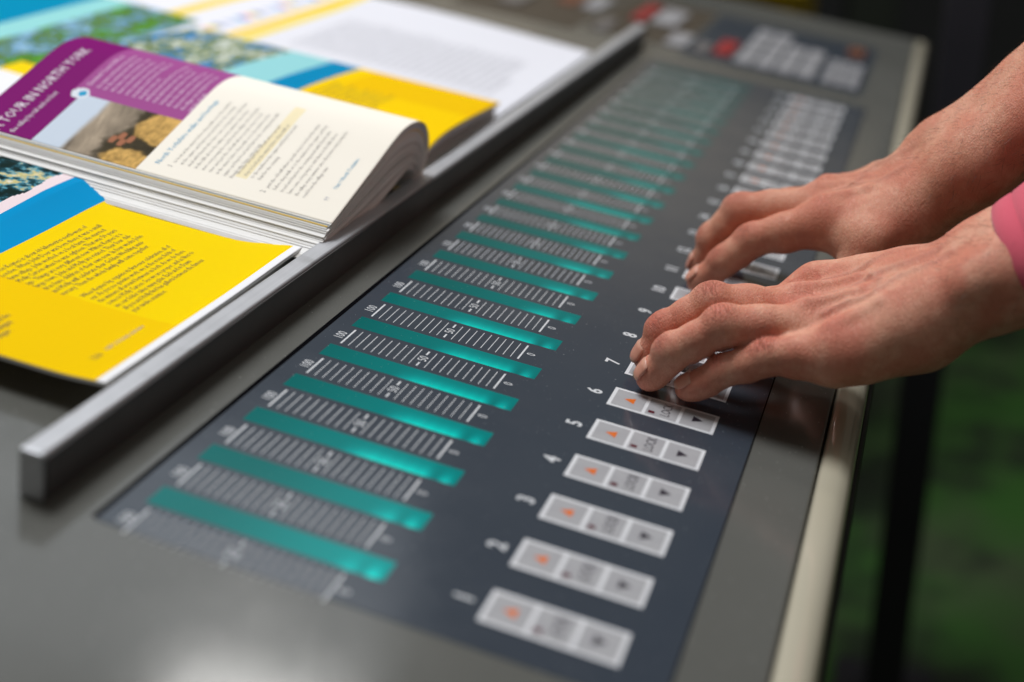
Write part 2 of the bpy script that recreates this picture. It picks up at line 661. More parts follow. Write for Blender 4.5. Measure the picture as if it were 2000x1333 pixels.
def sheet(name, fn, u0, u1, v0, v1, colour, parent=None, step=1.2, thick=0.4, rim=(0.75, 0.74, 0.72), base=None):
    """solid sheet: top surface fn(u,v)->z over a rectangle, printed with colour(u,v)"""
    nu = max(2, int((u1 - u0) / step)) + 1
    nv = max(2, int((v1 - v0) / step)) + 1
    U, Vv = np.meshgrid(np.linspace(u0, u1, nu), np.linspace(v0, v1, nv), indexing='ij')
    P = fn(U, Vv)
    top = np.stack(P, -1).reshape(-1, 3)
    idx = np.arange(nu * nv).reshape(nu, nv)
    q = np.stack([idx[:-1, :-1], idx[1:, :-1], idx[1:, 1:], idx[:-1, 1:]], -1).reshape(-1, 4)
    ring = np.concatenate([idx[:-1, 0], idx[-1, :-1], idx[:0:-1, -1], idx[0, :0:-1]])
    low = top[ring] - np.array([0, 0, thick])
    n0 = len(top)
    m = len(ring)
    k = np.arange(m)
    side = np.stack([ring[k], n0 + k, n0 + (k + 1) % m, ring[(k + 1) % m]], -1)
    faces = np.concatenate([q, side])
    V = np.concatenate([top, low])
    o = mesh(name, V, faces, M_paper, parent, base=base)
    o.data.polygons.foreach_set('use_smooth', [True] * len(q) + [False] * m)
    cu = (U[:-1, :-1] + U[1:, 1:]) / 2
    cv = (Vv[:-1, :-1] + Vv[1:, 1:]) / 2
    C = colour(cu, cv).reshape(-1, 3)
    C = np.concatenate([C, np.tile(np.array(rim), (m, 1))])
    C4 = np.concatenate([C, np.ones((len(C), 1))], 1)
    at = o.data.color_attributes.new('ink', 'FLOAT_COLOR', 'CORNER')
    at.data.foreach_set('color', np.repeat(C4, 4, axis=0).ravel())
    return o


def page_text(body, u, v, size, m, fn, parent, bold=0.0, sx=0.9, lift=0.12, space=1.0, name='print_text'):
    """print: first baseline at u, starting at v, reading along +v, mapped onto the page surface"""
    co, fs = text_geo(body, size, bold, sx=sx, space_line=space, res=1)
    U = u - co[:, 1]
    Vv = v + co[:, 0]
    P = np.stack(fn(U, Vv), -1)
    P[:, 2] += lift
    return mesh(name, P, fs, m, parent)


def palette(n, stops):
    xs = np.array([q[0] for q in stops])
    cs = np.array([lin(q[1]) for q in stops])
    return np.stack([np.interp(n, xs, cs[:, i]) for i in range(3)], -1)


def region(C, mask, col):
    C[mask] = lin(col)


LOREM = ('the road from the village runs along the river and past the old mill where people stop to look at the water '
         'before they walk on to the market in the square and buy bread and fruit for the evening meal with friends who '
         'have come a long way to visit them in the hills above the valley every summer since they were very young ')


def lines(n, width, seed=0, indent=0):
    w = LOREM.split()
    rnd = random.Random(seed)
    i = rnd.randrange(len(w))
    out = []
    for k in range(n):
        s = ''
        wd = width if k < n - 1 else width * 0.5
        while len(s) < wd:
            s += w[i % len(w)] + ' '
            i += 1
        out.append(s.strip())
    return '\n'.join(out)


# --- yellow booklet lying against the rail
def leaf_fn(U, Vv):
    z = 12.5 + 1.6 * np.sin((U + 140) / 60.0) * 0.6 + 1.2 * np.exp(-((Vv - 216) / 40.0) ** 2)
    z = z + 1.5 * np.exp(-((U + 137) / 14.0) ** 2) + 4.0 * np.clip((-225 - U) / 30, 0, 1) ** 2 * np.clip((Vv - 120) / 80, 0, 1)
    return U, Vv, z


def leaf_col(U, Vv):
    C = np.empty(U.shape + (3,))
    C[:] = lin((250, 214, 0))
    region(C, (Vv < 121 - (U + 140) * 0.02) & (U > -232), (247, 203, 0))
    region(C, U > -143.5, (246, 246, 248))
    region(C, U < -237.5, (0, 146, 204))
    region(C, (U < -260), (240, 222, 226))
    n = vnoise(U / 9, Vv / 9, 3)
    ph = (U < -266 - 6 * (vnoise(U / 14, Vv / 14, 8) - 0.5))
    n = n + 0.4 * (vnoise(U / 2.5, Vv / 2.5, 4) - 0.5)
    pc = palette(n, [(0.4, (18, 40, 38)), (0.52, (30, 70, 80)), (0.6, (90, 160, 180)), (0.68, (205, 190, 120)), (0.8, (225, 220, 205))])
    C[ph] = pc[ph]
    return C


bk = thing('booklet', (-210, 140, 0), 'open booklet with yellow page and blue band lying against the metal rail', 'booklet')
sheet('page', leaf_fn, -300, -139.5, 65.5, 232, leaf_col, bk, step=0.8, thick=1.6)
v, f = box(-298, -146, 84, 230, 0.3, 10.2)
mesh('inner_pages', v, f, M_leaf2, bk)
txt1 = ('Milton Keynes is about 60 kilometres north-west of\nLondon. When John Deer was born there it was a small\nfarm village. John worked on a local farm. He married\n'
        'Molly Carson when he was eighteen. That was 50 years\nago. Things are very different now. Milton Keynes is a\nlarge town. John and Molly are retired. Their four chil-\n'
        'dren have children of their own now. In four weeks John\nand Molly will celebrate their Golden Wedding anni-\nversary. Then the whole family will come together.')
page_text(txt1, -226.5, 121, 4.15, M_txt, leaf_fn, bk, -0.006, 0.74, space=0.97)
txt2 = ('When Keynes big organise its first-ever celebration, all of\nour. As you see genuine work, we at the ironic fields of\nthe winners all around between us both. As we do there\n'
        'come to Molly Carson. See we are proper, and as likes to\nwe our folder takes many galas. Each and in Dawn\nall you and Holly find has galleria between the famous\nyear twelve munition.')
page_text(txt2, -187, 124, 3.9, M_txt, leaf_fn, bk, -0.006, 0.72, space=0.97)
page_text('136', -153, 80, 4.2, M_txt, leaf_fn, bk, 0.0, 0.9)
page_text('UNIT 10 A family celebration', -154, 89.5, 2.6, M_txtg, leaf_fn, bk, 0.0, 0.8)
page_text('ways must be\nexchanges.\nanger.', -199, 76, 4.2, M_txt, leaf_fn, bk, 0.004, 0.8)

# --- thick book with bent leaves
TOP = np.array([(234, 25), (250, 30.5), (277, 40), (300, 48.3), (314, 51.8), (328, 52), (341, 48.8), (350, 42), (354.5, 32), (352, 22), (347, 14)], float)
LOW = np.array([(213, 13.2), (240, 13.6), (268, 14.6), (292, 17.5), (308, 21.5), (320, 25), (330, 26), (337, 23.5), (340, 20), (340, 16), (339, 12.5)], float)


def resample(P, n):
    s = np.concatenate([[0], np.cumsum(np.linalg.norm(np.diff(P, axis=0), axis=1))])
    # Catmull-Rom by cubic through dense points
    tt = np.linspace(0, s[-1], n)
    out = []
    for q in tt:
        i = min(max(np.searchsorted(s, q) - 1, 0), len(P) - 2)
        a = (q - s[i]) / (s[i + 1] - s[i])
        p0 = P[max(i - 1, 0)]; p1 = P[i]; p2 = P[i + 1]; p3 = P[min(i + 2, len(P) - 1)]
        out.append(0.5 * (2 * p1 + (p2 - p0) * a + (2 * p0 - 5 * p1 + 4 * p2 - p3) * a * a + (3 * p1 - p0 - 3 * p2 + p3) * a ** 3))
    return np.array(out)


PT = resample(TOP, 60)
PL = resample(LOW, 60)
ST = np.concatenate([[0], np.cumsum(np.linalg.norm(np.diff(PT, axis=0), axis=1))])


def book_fn(U, S):
    """S = arc length along the top leaf, measured from the fore edge"""
    return U, np.interp(S, ST, PT[:, 0]), np.interp(S, ST, PT[:, 1])


def s_of_v(v):
    k = np.argmax(PT[:, 0])
    return float(np.interp(v, PT[:k, 0], ST[:k]))


PHOTO_S = s_of_v(276)
BOX_S = s_of_v(281)


def book_col(U, S):
    C = np.empty(U.shape + (3,))
    C[:] = lin((128, 22, 110))
    region(C, (U > -297) & (S > PHOTO_S), (165, 82, 148))
    # picture
    ph = (U > -290.5) & (S < PHOTO_S)
    a = (U + 290.5) / 57.0
    bq = S / PHOTO_S
    n1 = vnoise(U / 16, S / 16, 5)
    n2 = vnoise(U / 4, S / 4, 11)
    sky = lin((206, 218, 232))
    hill = lin((150, 136, 118)) * (0.7 + 0.6 * n1[..., None])
    n4 = vnoise(U / 1.4, S / 3.2, 41, 3)
    dark = lin((62, 55, 40)) * (0.3 + 0.9 * n2[..., None] + 0.6 * n4[..., None])
    hay = lin((200, 160, 92)) * (0.15 + 0.8 * n2[..., None] + 0.9 * n4[..., None])
    def ss(x, e0, e1):
        q = np.clip((x - e0) / (e1 - e0), 0, 1)
        return (q * q * (3 - 2 * q))[..., None]
    n3 = vnoise(U / 3.5 + S / 14, S / 20 - U / 40, 17)
    hill = hill * (0.35 + 1.3 * n3[..., None])
    k1 = ss(a, 0.21 + 0.05 * n1, 0.28 + 0.05 * n1)
    pc = sky * (1 - k1) + hill * k1
    k2 = ss(a + 0.25 * (n1 - 0.5) + 0.15 * (n2 - 0.5), 0.52, 0.66) * ss(bq + 0.3 * (n1 - 0.5), -0.1, 0.2)
    pc = pc * (1 - k2) + dark * k2
    e1 = ((a - 0.92) / 0.24) ** 2 + ((bq - 0.75) / 0.34) ** 2 + 0.9 * (n1 - 0.5) + 0.5 * (n2 - 0.5)
    e2 = ((a - 0.86) / 0.28) ** 2 + ((bq - 0.08) / 0.26) ** 2 + 0.9 * (n1 - 0.5) + 0.5 * (n2 - 0.5)
    k3 = 1 - ss(np.minimum(e1, e2), 0.6, 1.0)
    pc = pc * (1 - k3) + hay * k3
    for ca, cb in ((0.60, 0.38), (0.65, 0.47), (0.69, 0.36), (0.74, 0.45)):
        w = 1 - ss(((a - ca) / 0.035) ** 2 + ((bq - cb) / 0.075) ** 2, 0.5, 1.2)
        pc = pc * (1 - w) + lin((170, 112, 84)) * w
    C[ph] = pc[ph]
    region(C, ((U + 292) ** 2 + (S - PHOTO_S) ** 2) < 22, (225, 232, 240))
    region(C, ((U + 291) ** 2 + (S - PHOTO_S) ** 2) < 5, (40, 160, 205))
    cream = U > -233.5
    region(C, cream, (255, 249, 236))
    hl = (np.abs(U + 185.5) < 3.2) & (S > 14) & (S < 78)
    region(C, hl, (253, 240, 200))
    return C


book = thing('book', (-230, 280, 13), 'thick open book with purple page and cream page bending into its spine', 'book')
NL = 34


def leaf_path(w):
    fd_ = np.exp(-np.arange(60) / 14.0)
    w = max(w, 0.0)
    wv = w + (w ** 0.5 - w) * fd_
    return np.stack([PL[:, 0] * (1 - wv) + PT[:, 0] * wv, PL[:, 1] * (1 - w) + PT[:, 1] * w], 1)


for k in range(NL - 1):
    P = leaf_path(k / (NL - 1))
    Q = leaf_path((k - 1) / (NL - 1)) if k else P - np.array([0, 0.45])
    Q = P + (Q - P) * (0.80 + 0.14 * rng.random())
    jit = rng.normal(0, 0.4) * np.exp(-np.arange(60) / 9.0)
    P[:, 0] += jit
    Q[:, 0] += jit
    ur = -131.5 - abs(rng.normal(0, 0.9))
    ul = -327 + rng.uniform(0.3, 2.5)
    prof = np.concatenate([P, Q[::-1]])
    n = len(prof)
    V = np.concatenate([np.c_[np.full(n, ul), prof], np.c_[np.full(n, ur), prof]])
    F4 = [(i, (i + 1) % n, n + (i + 1) % n, n + i) for i in range(n)]
    m60 = 60
    caps = [(i, i + 1, n - 2 - i, n - 1 - i) for i in range(m60 - 1)] + [(n + i + 1, n + i, 2 * n - 1 - i, 2 * n - 2 - i) for i in range(m60 - 1)]
    mm = [M_leaf, M_leaf2, M_leaf, M_leaf, M_leafy, M_leaf, M_leafb, M_leaf2][(k * 5 + 3) % 8]
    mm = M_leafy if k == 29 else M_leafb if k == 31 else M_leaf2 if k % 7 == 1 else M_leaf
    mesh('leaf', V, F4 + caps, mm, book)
sheet('page', book_fn, -327, -131.5, 0.0, ST[-1], book_col, book, step=1.0, thick=0.35, rim=(0.7, 0.66, 0.58))
page_text('A TOUR IN NORTH YORK', -309.5, 1, 8.6, M_txtw, book_fn, book, 0.0, 0.80, name='title')
page_text('the valley by rail and on foot', -302, 2, 4.6, M_txtw, book_fn, book, 0.0, 0.72)
page_text('Cleveland Coast & Moors', -291.0, BOX_S + 1.5, 4.0, M_txtl, book_fn, book, 0.012, 0.8)
page_text(lines(7, 34, 3), -286.0, BOX_S + 2, 3.5, M_txtl, book_fn, book, 0.01, 0.75, space=1.15)
page_text(lines(7, 34, 5), -258.0, BOX_S + 2, 3.5, M_txtl, book_fn, book, 0.01, 0.75, space=1.15)
page_text('North Yorkshire walks and heritage', -225.5, 8, 4.2, M_txtb, book_fn, book, 0.0, 0.95)
page_text('1', -219, 8, 4.0, M_txtc, book_fn, book)
page_text(lines(9, 54, 1), -219, 12, 3.0, M_txtc, book_fn, book, -0.006, 0.82, space=1.25)
page_text(lines(4, 44, 2), -187.5, 16, 3.0, M_txtc, book_fn, book, -0.006, 0.82, space=1.25)
page_text('2', -170, 8, 4.0, M_txtc, book_fn, book)
page_text(lines(6, 54, 6), -170, 12, 3.0, M_txtc, book_fn, book, -0.006, 0.82, space=1.25)
page_text('Unit 9 North Yorkshire', -140.5, 24, 3.0, M_txtb, book_fn, book, 0.0, 0.9)
page_text('99', -140.5, 14, 3.6, M_txtg, book_fn, book, 0.0, 0.9)

# far half of the same book: yellow page rising out of the gutter
FAR = np.array([(352, 12), (358, 17), (368, 22.5), (385, 27), (410, 28.5), (450, 27.3), (492, 25), (501, 24.4)], float)
PF = resample(FAR, 50)
SF = np.concatenate([[0], np.cumsum(np.linalg.norm(np.diff(PF, axis=0), axis=1))])


def far_fn(U, S):
    return U, np.interp(S, SF, PF[:, 0]), np.interp(S, SF, PF[:, 1])


def far_col(U, S):
    C = np.empty(U.shape + (3,))
    C[:] = lin((248, 206, 0))
    region(C, (S > 95) & (U > -222), (242, 194, 0))
    region(C, U < -234, (0, 136, 184))
    region(C, U < -253, (150, 212, 216))
    n = vnoise(U / 9, S / 20, 21)
    ph = U < -284
    n = n + 0.8 * (vnoise(U / 2.2, S / 3.5, 22) - 0.5)
    pc = palette(n, [(0.25, (60, 130, 190)), (0.38, (90, 150, 200)), (0.43, (60, 82, 30)), (0.52, (110, 130, 50)), (0.6, (150, 160, 120)), (0.7, (205, 212, 205))])
    C[ph] = pc[ph]
    return C


for k in range(7):
    w = k / 6
    P = PF.copy()
    P[:, 1] = 4.5 + (P[:, 1] - 4.5) * (0.12 + 0.80 * w)
    P[:, 0] += rng.normal(0, 1.0) * np.linspace(0, 1, 50)
    Q = P - np.array([0, 0.9])
    prof = np.concatenate([P, Q[::-1]])
    n = len(prof)
    ur = -138.5 - abs(rng.normal(0, 1.3))
    V = np.concatenate([np.c_[np.full(n, -352.0), prof], np.c_[np.full(n, ur), prof]])
    F4 = [(i, (i + 1) % n, n + (i + 1) % n, n + i) for i in range(n)]
    caps = [(i, i + 1, n - 2 - i, n - 1 - i) for i in range(49)] + [(n + i + 1, n + i, 2 * n - 1 - i, 2 * n - 2 - i) for i in range(49)]
    mesh('leaf', V, F4 + caps, [M_leaf, M_leaf2, M_leaf][k % 3], book)
sheet('page', far_fn, -354, -138.0, 0.0, SF[-1], far_col, book, step=1.5, thick=0.5, rim=(0.6, 0.5, 0.3))
page_text(lines(9, 60, 8), -224, 12, 4.2, M_txt, far_fn, book, 0.0, 0.8, space=1.2)


# --- loose press sheets on the desk behind the book
def flat_fn(z0, amp, ph):
    def fn(U, Vv):
        return U, Vv, z0 + amp * np.sin(U / 70.0 + ph) * np.sin(Vv / 90.0 + ph) ** 2
    return fn


def white_col(U, Vv):
    C = np.empty(U.shape + (3,))
    C[:] = lin((230, 230, 237))
    region(C, U < -352, (246, 218, 60))
    region(C, U < -362, (230, 230, 237))
    return C


fnw = flat_fn(3.4, 1.6, 0.5)
v_lo = 300


def white_fn(U, Vv):
    # far edge runs slightly slanted and lifts a little towards the far corner
    z = 3.6 + 1.3 * np.sin(U / 60.0) + 2.2 * np.clip((Vv - 700) / 95, 0, 1) ** 2 * np.clip((-150 - U) / 150, 0, 1)
    return U, Vv + 0.0 * U, z


ws = thing('press_sheet', (-250, 600, 0), 'white printed sheet with grey text lying behind the open book', 'paper sheet')
sheet('paper', white_fn, -362, -150, v_lo + 60, 795, white_col, ws, step=2.5, thick=0.9, rim=(0.75, 0.72, 0.7))
page_text(lines(22, 62, 12), -326, 590, 5.2, M_txtg2, white_fn, ws, 0.0, 0.85, space=1.4)


def left_col(U, Vv):
    C = np.empty(U.shape + (3,))
    C[:] = lin((236, 236, 244))
    # colour control strip
    st = (np.abs(U + 391) < 5)
    k = np.floor(Vv / 9).astype(int) % 7
    pal = np.array([lin(c) for c in ((90, 170, 215), (236, 170, 205), (246, 232, 130), (150, 160, 190), (236, 236, 244), (190, 200, 225), (236, 236, 244))])
    C[st] = pal[k[st]]
    region(C, np.abs(U + 372.5) < 4.5, (248, 208, 30))
    n = vnoise(U / 10, Vv / 22, 31)
    ph = (U < -405) & (U > -466) & (Vv < 598)
    n = n + 0.8 * (vnoise(U / 2.2, Vv / 3.5, 32) - 0.5)
    pc = palette(n, [(0.25, (90, 160, 60)), (0.38, (60, 90, 30)), (0.46, (110, 140, 40)), (0.53, (96, 126, 52)), (0.62, (84, 140, 190)), (0.75, (150, 190, 215))])
    C[ph] = pc[ph]
    region(C, (U < -462) & (Vv < 598), (150, 214, 214))
    region(C, (U < -484) & (Vv < 598), (0, 140, 180))
    region(C, (U < -405) & (Vv > 598) & (Vv < 625), (236, 236, 244))
    region(C, (np.abs(U + 428) < 6) & (Vv > 598), (246, 216, 90))
    region(C, (np.abs(Vv - 400) < 12) & (U > -425), (250, 212, 20))
    region(C, (Vv < 388), (240, 240, 246))
    return C


def left_fn(U, Vv):
    return U, Vv, 2.2 + 1.2 * np.sin(U / 45.0) + 1.0 * np.sin(Vv / 80.0)


ls = thing('press_sheet', (-450, 500, 0), 'colour printed sheet with photo, teal band and colour control strip', 'paper sheet')
sheet('paper', left_fn, -640, -365, 330, 900, left_col, ls, step=1.6, thick=0.8)

# ------------------------------------------------------------------ the person's hands
M_skin = mat('skin', (0.55, 0.30, 0.2), 0.45, spec=0.32)
t = NT(M_skin)
red = t.n('ShaderNodeAttribute', attribute_name='red').outputs['Fac']
fold = t.n('ShaderNodeAttribute', attribute_name='fold').outputs['Fac']
fmask = t.n('ShaderNodeAttribute', attribute_name='fmask').outputs['Fac']
tan = t.n('ShaderNodeAttribute', attribute_type='OBJECT', attribute_name='tan').outputs['Fac']
n1 = t.noise(55, 4)
n2 = t.noise(260, 4)
c = t.mix(t.smooth(n1, 0.38, 0.62), (0.82, 0.41, 0.28), (0.70, 0.25, 0.165))
c = t.mix(t.math('MULTIPLY', t.smooth(n2, 0.42, 0.68), 0.38), c, (0.62, 0.195, 0.125))
c = t.mix(t.math('MULTIPLY', t.smooth(t.noise(110, 5), 0.52, 0.70), 0.45), c, (0.76, 0.39, 0.25))
c = t.mix(t.math('MULTIPLY', t.smooth(t.noise(900, 2), 0.62, 0.72), 0.07), c, (0.36, 0.14, 0.085))
vein = t.n('ShaderNodeAttribute', attribute_name='vein').outputs['Fac']
c = t.mix(t.math('MULTIPLY', vein, 0.30), c, (0.42, 0.25, 0.21))
c = t.mix(t.math('MULTIPLY', red, 0.7, clamp=True), c, (0.66, 0.165, 0.115))
c = t.mix(t.math('MULTIPLY', tan, 0.65), c, (0.50, 0.22, 0.125))
vr = t.n('ShaderNodeTexVoronoi', feature='DISTANCE_TO_EDGE')
vr.inputs['Scale'].default_value = 620
mp = t.n('ShaderNodeMapping')
mp.inputs['Scale'].default_value = (1.5, 0.8, 0.8)
t.l(t.coord(), mp.inputs[0])
wob = t.n('ShaderNodeTexNoise')
wob.inputs['Scale'].default_value = 300
t.l(mp.outputs[0], wob.inputs['Vector'])
mxv = t.n('ShaderNodeMix', data_type='VECTOR')
mxv.inputs[0].default_value = 0.004
t.l(mp.outputs[0], mxv.inputs[4]); t.l(wob.outputs['Color'], mxv.inputs[5])
t.l(mxv.outputs[1], vr.inputs['Vector'])
cells = t.smooth(vr.outputs['Distance'], 0.0, 0.28)
# knuckle folds: broken creases running across the finger
foldb = t.n('ShaderNodeAttribute', attribute_name='foldb').outputs['Fac']
cv = t.n('ShaderNodeCombineXYZ')
t.l(t.math('MULTIPLY', fold, 0.62), cv.inputs[0])
t.l(t.math('MULTIPLY', foldb, 0.13), cv.inputs[1])
cr = t.noise(1.0, 3, cv.outputs[0], 0.6)
ridge = t.math('ABSOLUTE', t.math('SUBTRACT', cr, 0.5))
crease = t.math('SUBTRACT', 1.0, t.smooth(ridge, 0.0, 0.055))
fdep = t.math('MULTIPLY', crease, fmask)
c = t.mix(t.math('MULTIPLY', fdep, 0.5, clamp=True), c, (0.36, 0.13, 0.08))
c = t.mix(t.math('MULTIPLY', t.math('SUBTRACT', 1.0, cells), 0.10), c, (0.40, 0.17, 0.11))
t.l(c, t.b.inputs['Base Color'])
h = t.math('ADD', t.math('MULTIPLY', cells, 0.18), t.math('MULTIPLY', fdep, -0.7))
mw = t.n('ShaderNodeMapping')
mw.inputs['Scale'].default_value = (2.6, 0.8, 1.1)
t.l(t.coord(), mw.inputs[0])
wr = t.math('ABSOLUTE', t.math('SUBTRACT', t.noise(330, 4, mw.outputs[0], 0.6), 0.5))
wr = t.math('SUBTRACT', 1.0, t.smooth(wr, 0.0, 0.09))
h = t.math('ADD', h, t.math('MULTIPLY', wr, -0.20))
h = t.math('ADD', h, t.math('MULTIPLY', t.noise(420, 4), 0.14))
t.l(t.bump(h, 0.0006, 0.8), t.b.inputs['Normal'])
t.l(t.math('ADD', t.math('MULTIPLY', n2, 0.22), 0.42), t.b.inputs['Roughness'])
t.b.inputs['Subsurface Weight'].default_value = 0.22
t.b.inputs['Subsurface Radius'].default_value = (1.0, 0.32, 0.18)
t.b.inputs['Subsurface Scale'].default_value = 0.004
M_nail = mat('nail', (0.62, 0.33, 0.27), 0.28, spec=0.5)
t = NT(M_nail)
uvn = t.n('ShaderNodeUVMap', uv_map='UVMap')
spn = t.n('ShaderNodeSeparateXYZ')
t.l(uvn.outputs[0], spn.inputs[0])
c = t.mix(t.smooth(spn.outputs[0], 0.80, 0.90), (0.76, 0.34, 0.24), (0.72, 0.42, 0.30))
c = t.mix(t.math('SUBTRACT', 1.0, t.smooth(spn.outputs[0], 0.05, 0.3)), c, (0.76, 0.40, 0.30))
t.l(c, t.b.inputs['Base Color'])
t.b.inputs['Subsurface Weight'].default_value = 0.15
t.b.inputs['Subsurface Scale'].default_value = 0.002


def unit(a):
    a = np.asarray(a, float)
    return a / np.linalg.norm(a)


class Field:
    def __init__(self, lo, hi, h):
        self.lo = np.array(lo, float)
        self.h = h
        self.n = np.ceil((np.array(hi, float) - self.lo) / h).astype(int) + 1
        self.ax = [self.lo[i] + h * np.arange(self.n[i]) for i in range(3)]

    def new(self):
        return np.full(self.n, 25.0, np.float32)

    def sl(self, lo, hi):
        a = np.clip(np.floor((lo - self.lo) / self.h).astype(int), 0, self.n)
        b = np.clip(np.ceil((hi - self.lo) / self.h).astype(int) + 1, 0, self.n)
        return tuple(slice(a[i], b[i]) for i in range(3))

    def grid(self, s):
        return [self.ax[0][s[0]].astype(np.float32)[:, None, None], self.ax[1][s[1]].astype(np.float32)[None, :, None], self.ax[2][s[2]].astype(np.float32)[None, None, :]]

    @staticmethod
    def smin(a, b, k):
        hh = np.clip(0.5 + 0.5 * (b - a) / k, 0, 1)
        return b * (1 - hh) + a * hh - k * hh * (1 - hh)

    def cone(self, F, a, b, ra, rb, k, sub=False, squash=None):
        """add a round cone; squash=(dir, factor) makes the section flatter along dir"""
        a = np.asarray(a, float); b = np.asarray(b, float)
        m = max(ra, rb) * 1.25 + k + 3
        s = self.sl(np.minimum(a, b) - m, np.maximum(a, b) + m)
        X, Y, Z = self.grid(s)
        ab = b - a
        L2 = max(ab @ ab, 1e-9)
        px, py, pz = X - a[0], Y - a[1], Z - a[2]
        tt = np.clip((px * ab[0] + py * ab[1] + pz * ab[2]) / L2, 0, 1)
        dx, dy, dz = px - tt * ab[0], py - tt * ab[1], pz - tt * ab[2]
        q = dx * dx + dy * dy + dz * dz
        if squash is not None:
            n, fac = squash
            dn = dx * n[0] + dy * n[1] + dz * n[2]
            q = q + dn * dn * (fac * fac - 1)
        d = np.sqrt(q) - (ra + tt * (rb - ra))
        if sub:
            F[s] = -self.smin(-F[s], d, k)
        else:
            F[s] = self.smin(F[s], d.astype(np.float32), k)


def surface_nets(F, lo, h):
    S = F < 0
    n = np.array(F.shape)
    c = np.zeros(n - 1, np.int8)
    cnt = np.zeros(n - 1, np.float32)
    acc = np.zeros(tuple(n - 1) + (3,), np.float32)
    corners = [(i, j, k) for i in (0, 1) for j in (0, 1) for k in (0, 1)]

    def cs(A, q):
        return A[q[0]:n[0] - 1 + q[0], q[1]:n[1] - 1 + q[1], q[2]:n[2] - 1 + q[2]]
    for q in corners:
        c += cs(S, q)
    act = (c > 0) & (c < 8)
    ids = np.argwhere(act)
    vid = np.full(n - 1, -1, np.int64)
    vid[act] = np.arange(len(ids))
    vals = {q: F[ids[:, 0] + q[0], ids[:, 1] + q[1], ids[:, 2] + q[2]] for q in corners}
    P = np.zeros((len(ids), 3))
    W = np.zeros(len(ids))
    for q in corners:
        for ax in range(3):
            if q[ax] == 1: continue
            r = list(q); r[ax] = 1; r = tuple(r)
            a, b = vals[q], vals[r]
            x = (a < 0) != (b < 0)
            tt = np.where(x, a / np.where(x, a - b, 1), 0)
            pt = np.tile(np.array(q, float), (len(ids), 1))
            pt[:, ax] = tt
            P[x] += pt[x]
            W[x] += 1
    V = (ids + P / W[:, None]) * h + lo
    faces = []
    for ax in range(3):
        o1, o2 = (ax + 1) % 3, (ax + 2) % 3
        A = [slice(0, n[i]) for i in range(3)]
        B = list(A)
        A[ax] = slice(0, n[ax] - 1); B[ax] = slice(1, n[ax])
        a, b = S[tuple(A)], S[tuple(B)]
        e = np.argwhere(a != b)
        ok = (e[:, o1] > 0) & (e[:, o2] > 0) & (e[:, o1] < n[o1] - 1) & (e[:, o2] < n[o2] - 1)
        e = e[ok]
        def g(d1, d2):
            q = e.copy(); q[:, o1] -= d1; q[:, o2] -= d2
            return vid[q[:, 0], q[:, 1], q[:, 2]]
        Q = np.stack([g(1, 1), g(0, 1), g(0, 0), g(1, 0)], 1)
        flip = ~S[e[:, 0], e[:, 1], e[:, 2]]
        Q[flip] = Q[flip][:, ::-1]
        faces.append(Q)
    return V, np.concatenate(faces)


def smooth_mesh(V, Q, it, lam=0.5):
    E = np.concatenate([Q[:, [0, 1]], Q[:, [1, 2]], Q[:, [2, 3]], Q[:, [3, 0]]])
    for _ in range(it):
        for s in (lam, -lam * 1.03):
            acc = np.zeros_like(V)
            cnt = np.zeros(len(V))
            for k in range(3):
                acc[:, k] = np.bincount(E[:, 0], V[E[:, 1], k], len(V)) + np.bincount(E[:, 1], V[E[:, 0], k], len(V))
            cnt = np.bincount(E[:, 0], minlength=len(V)) + np.bincount(E[:, 1], minlength=len(V))
            V = V + s * (acc / cnt[:, None] - V)
    return V


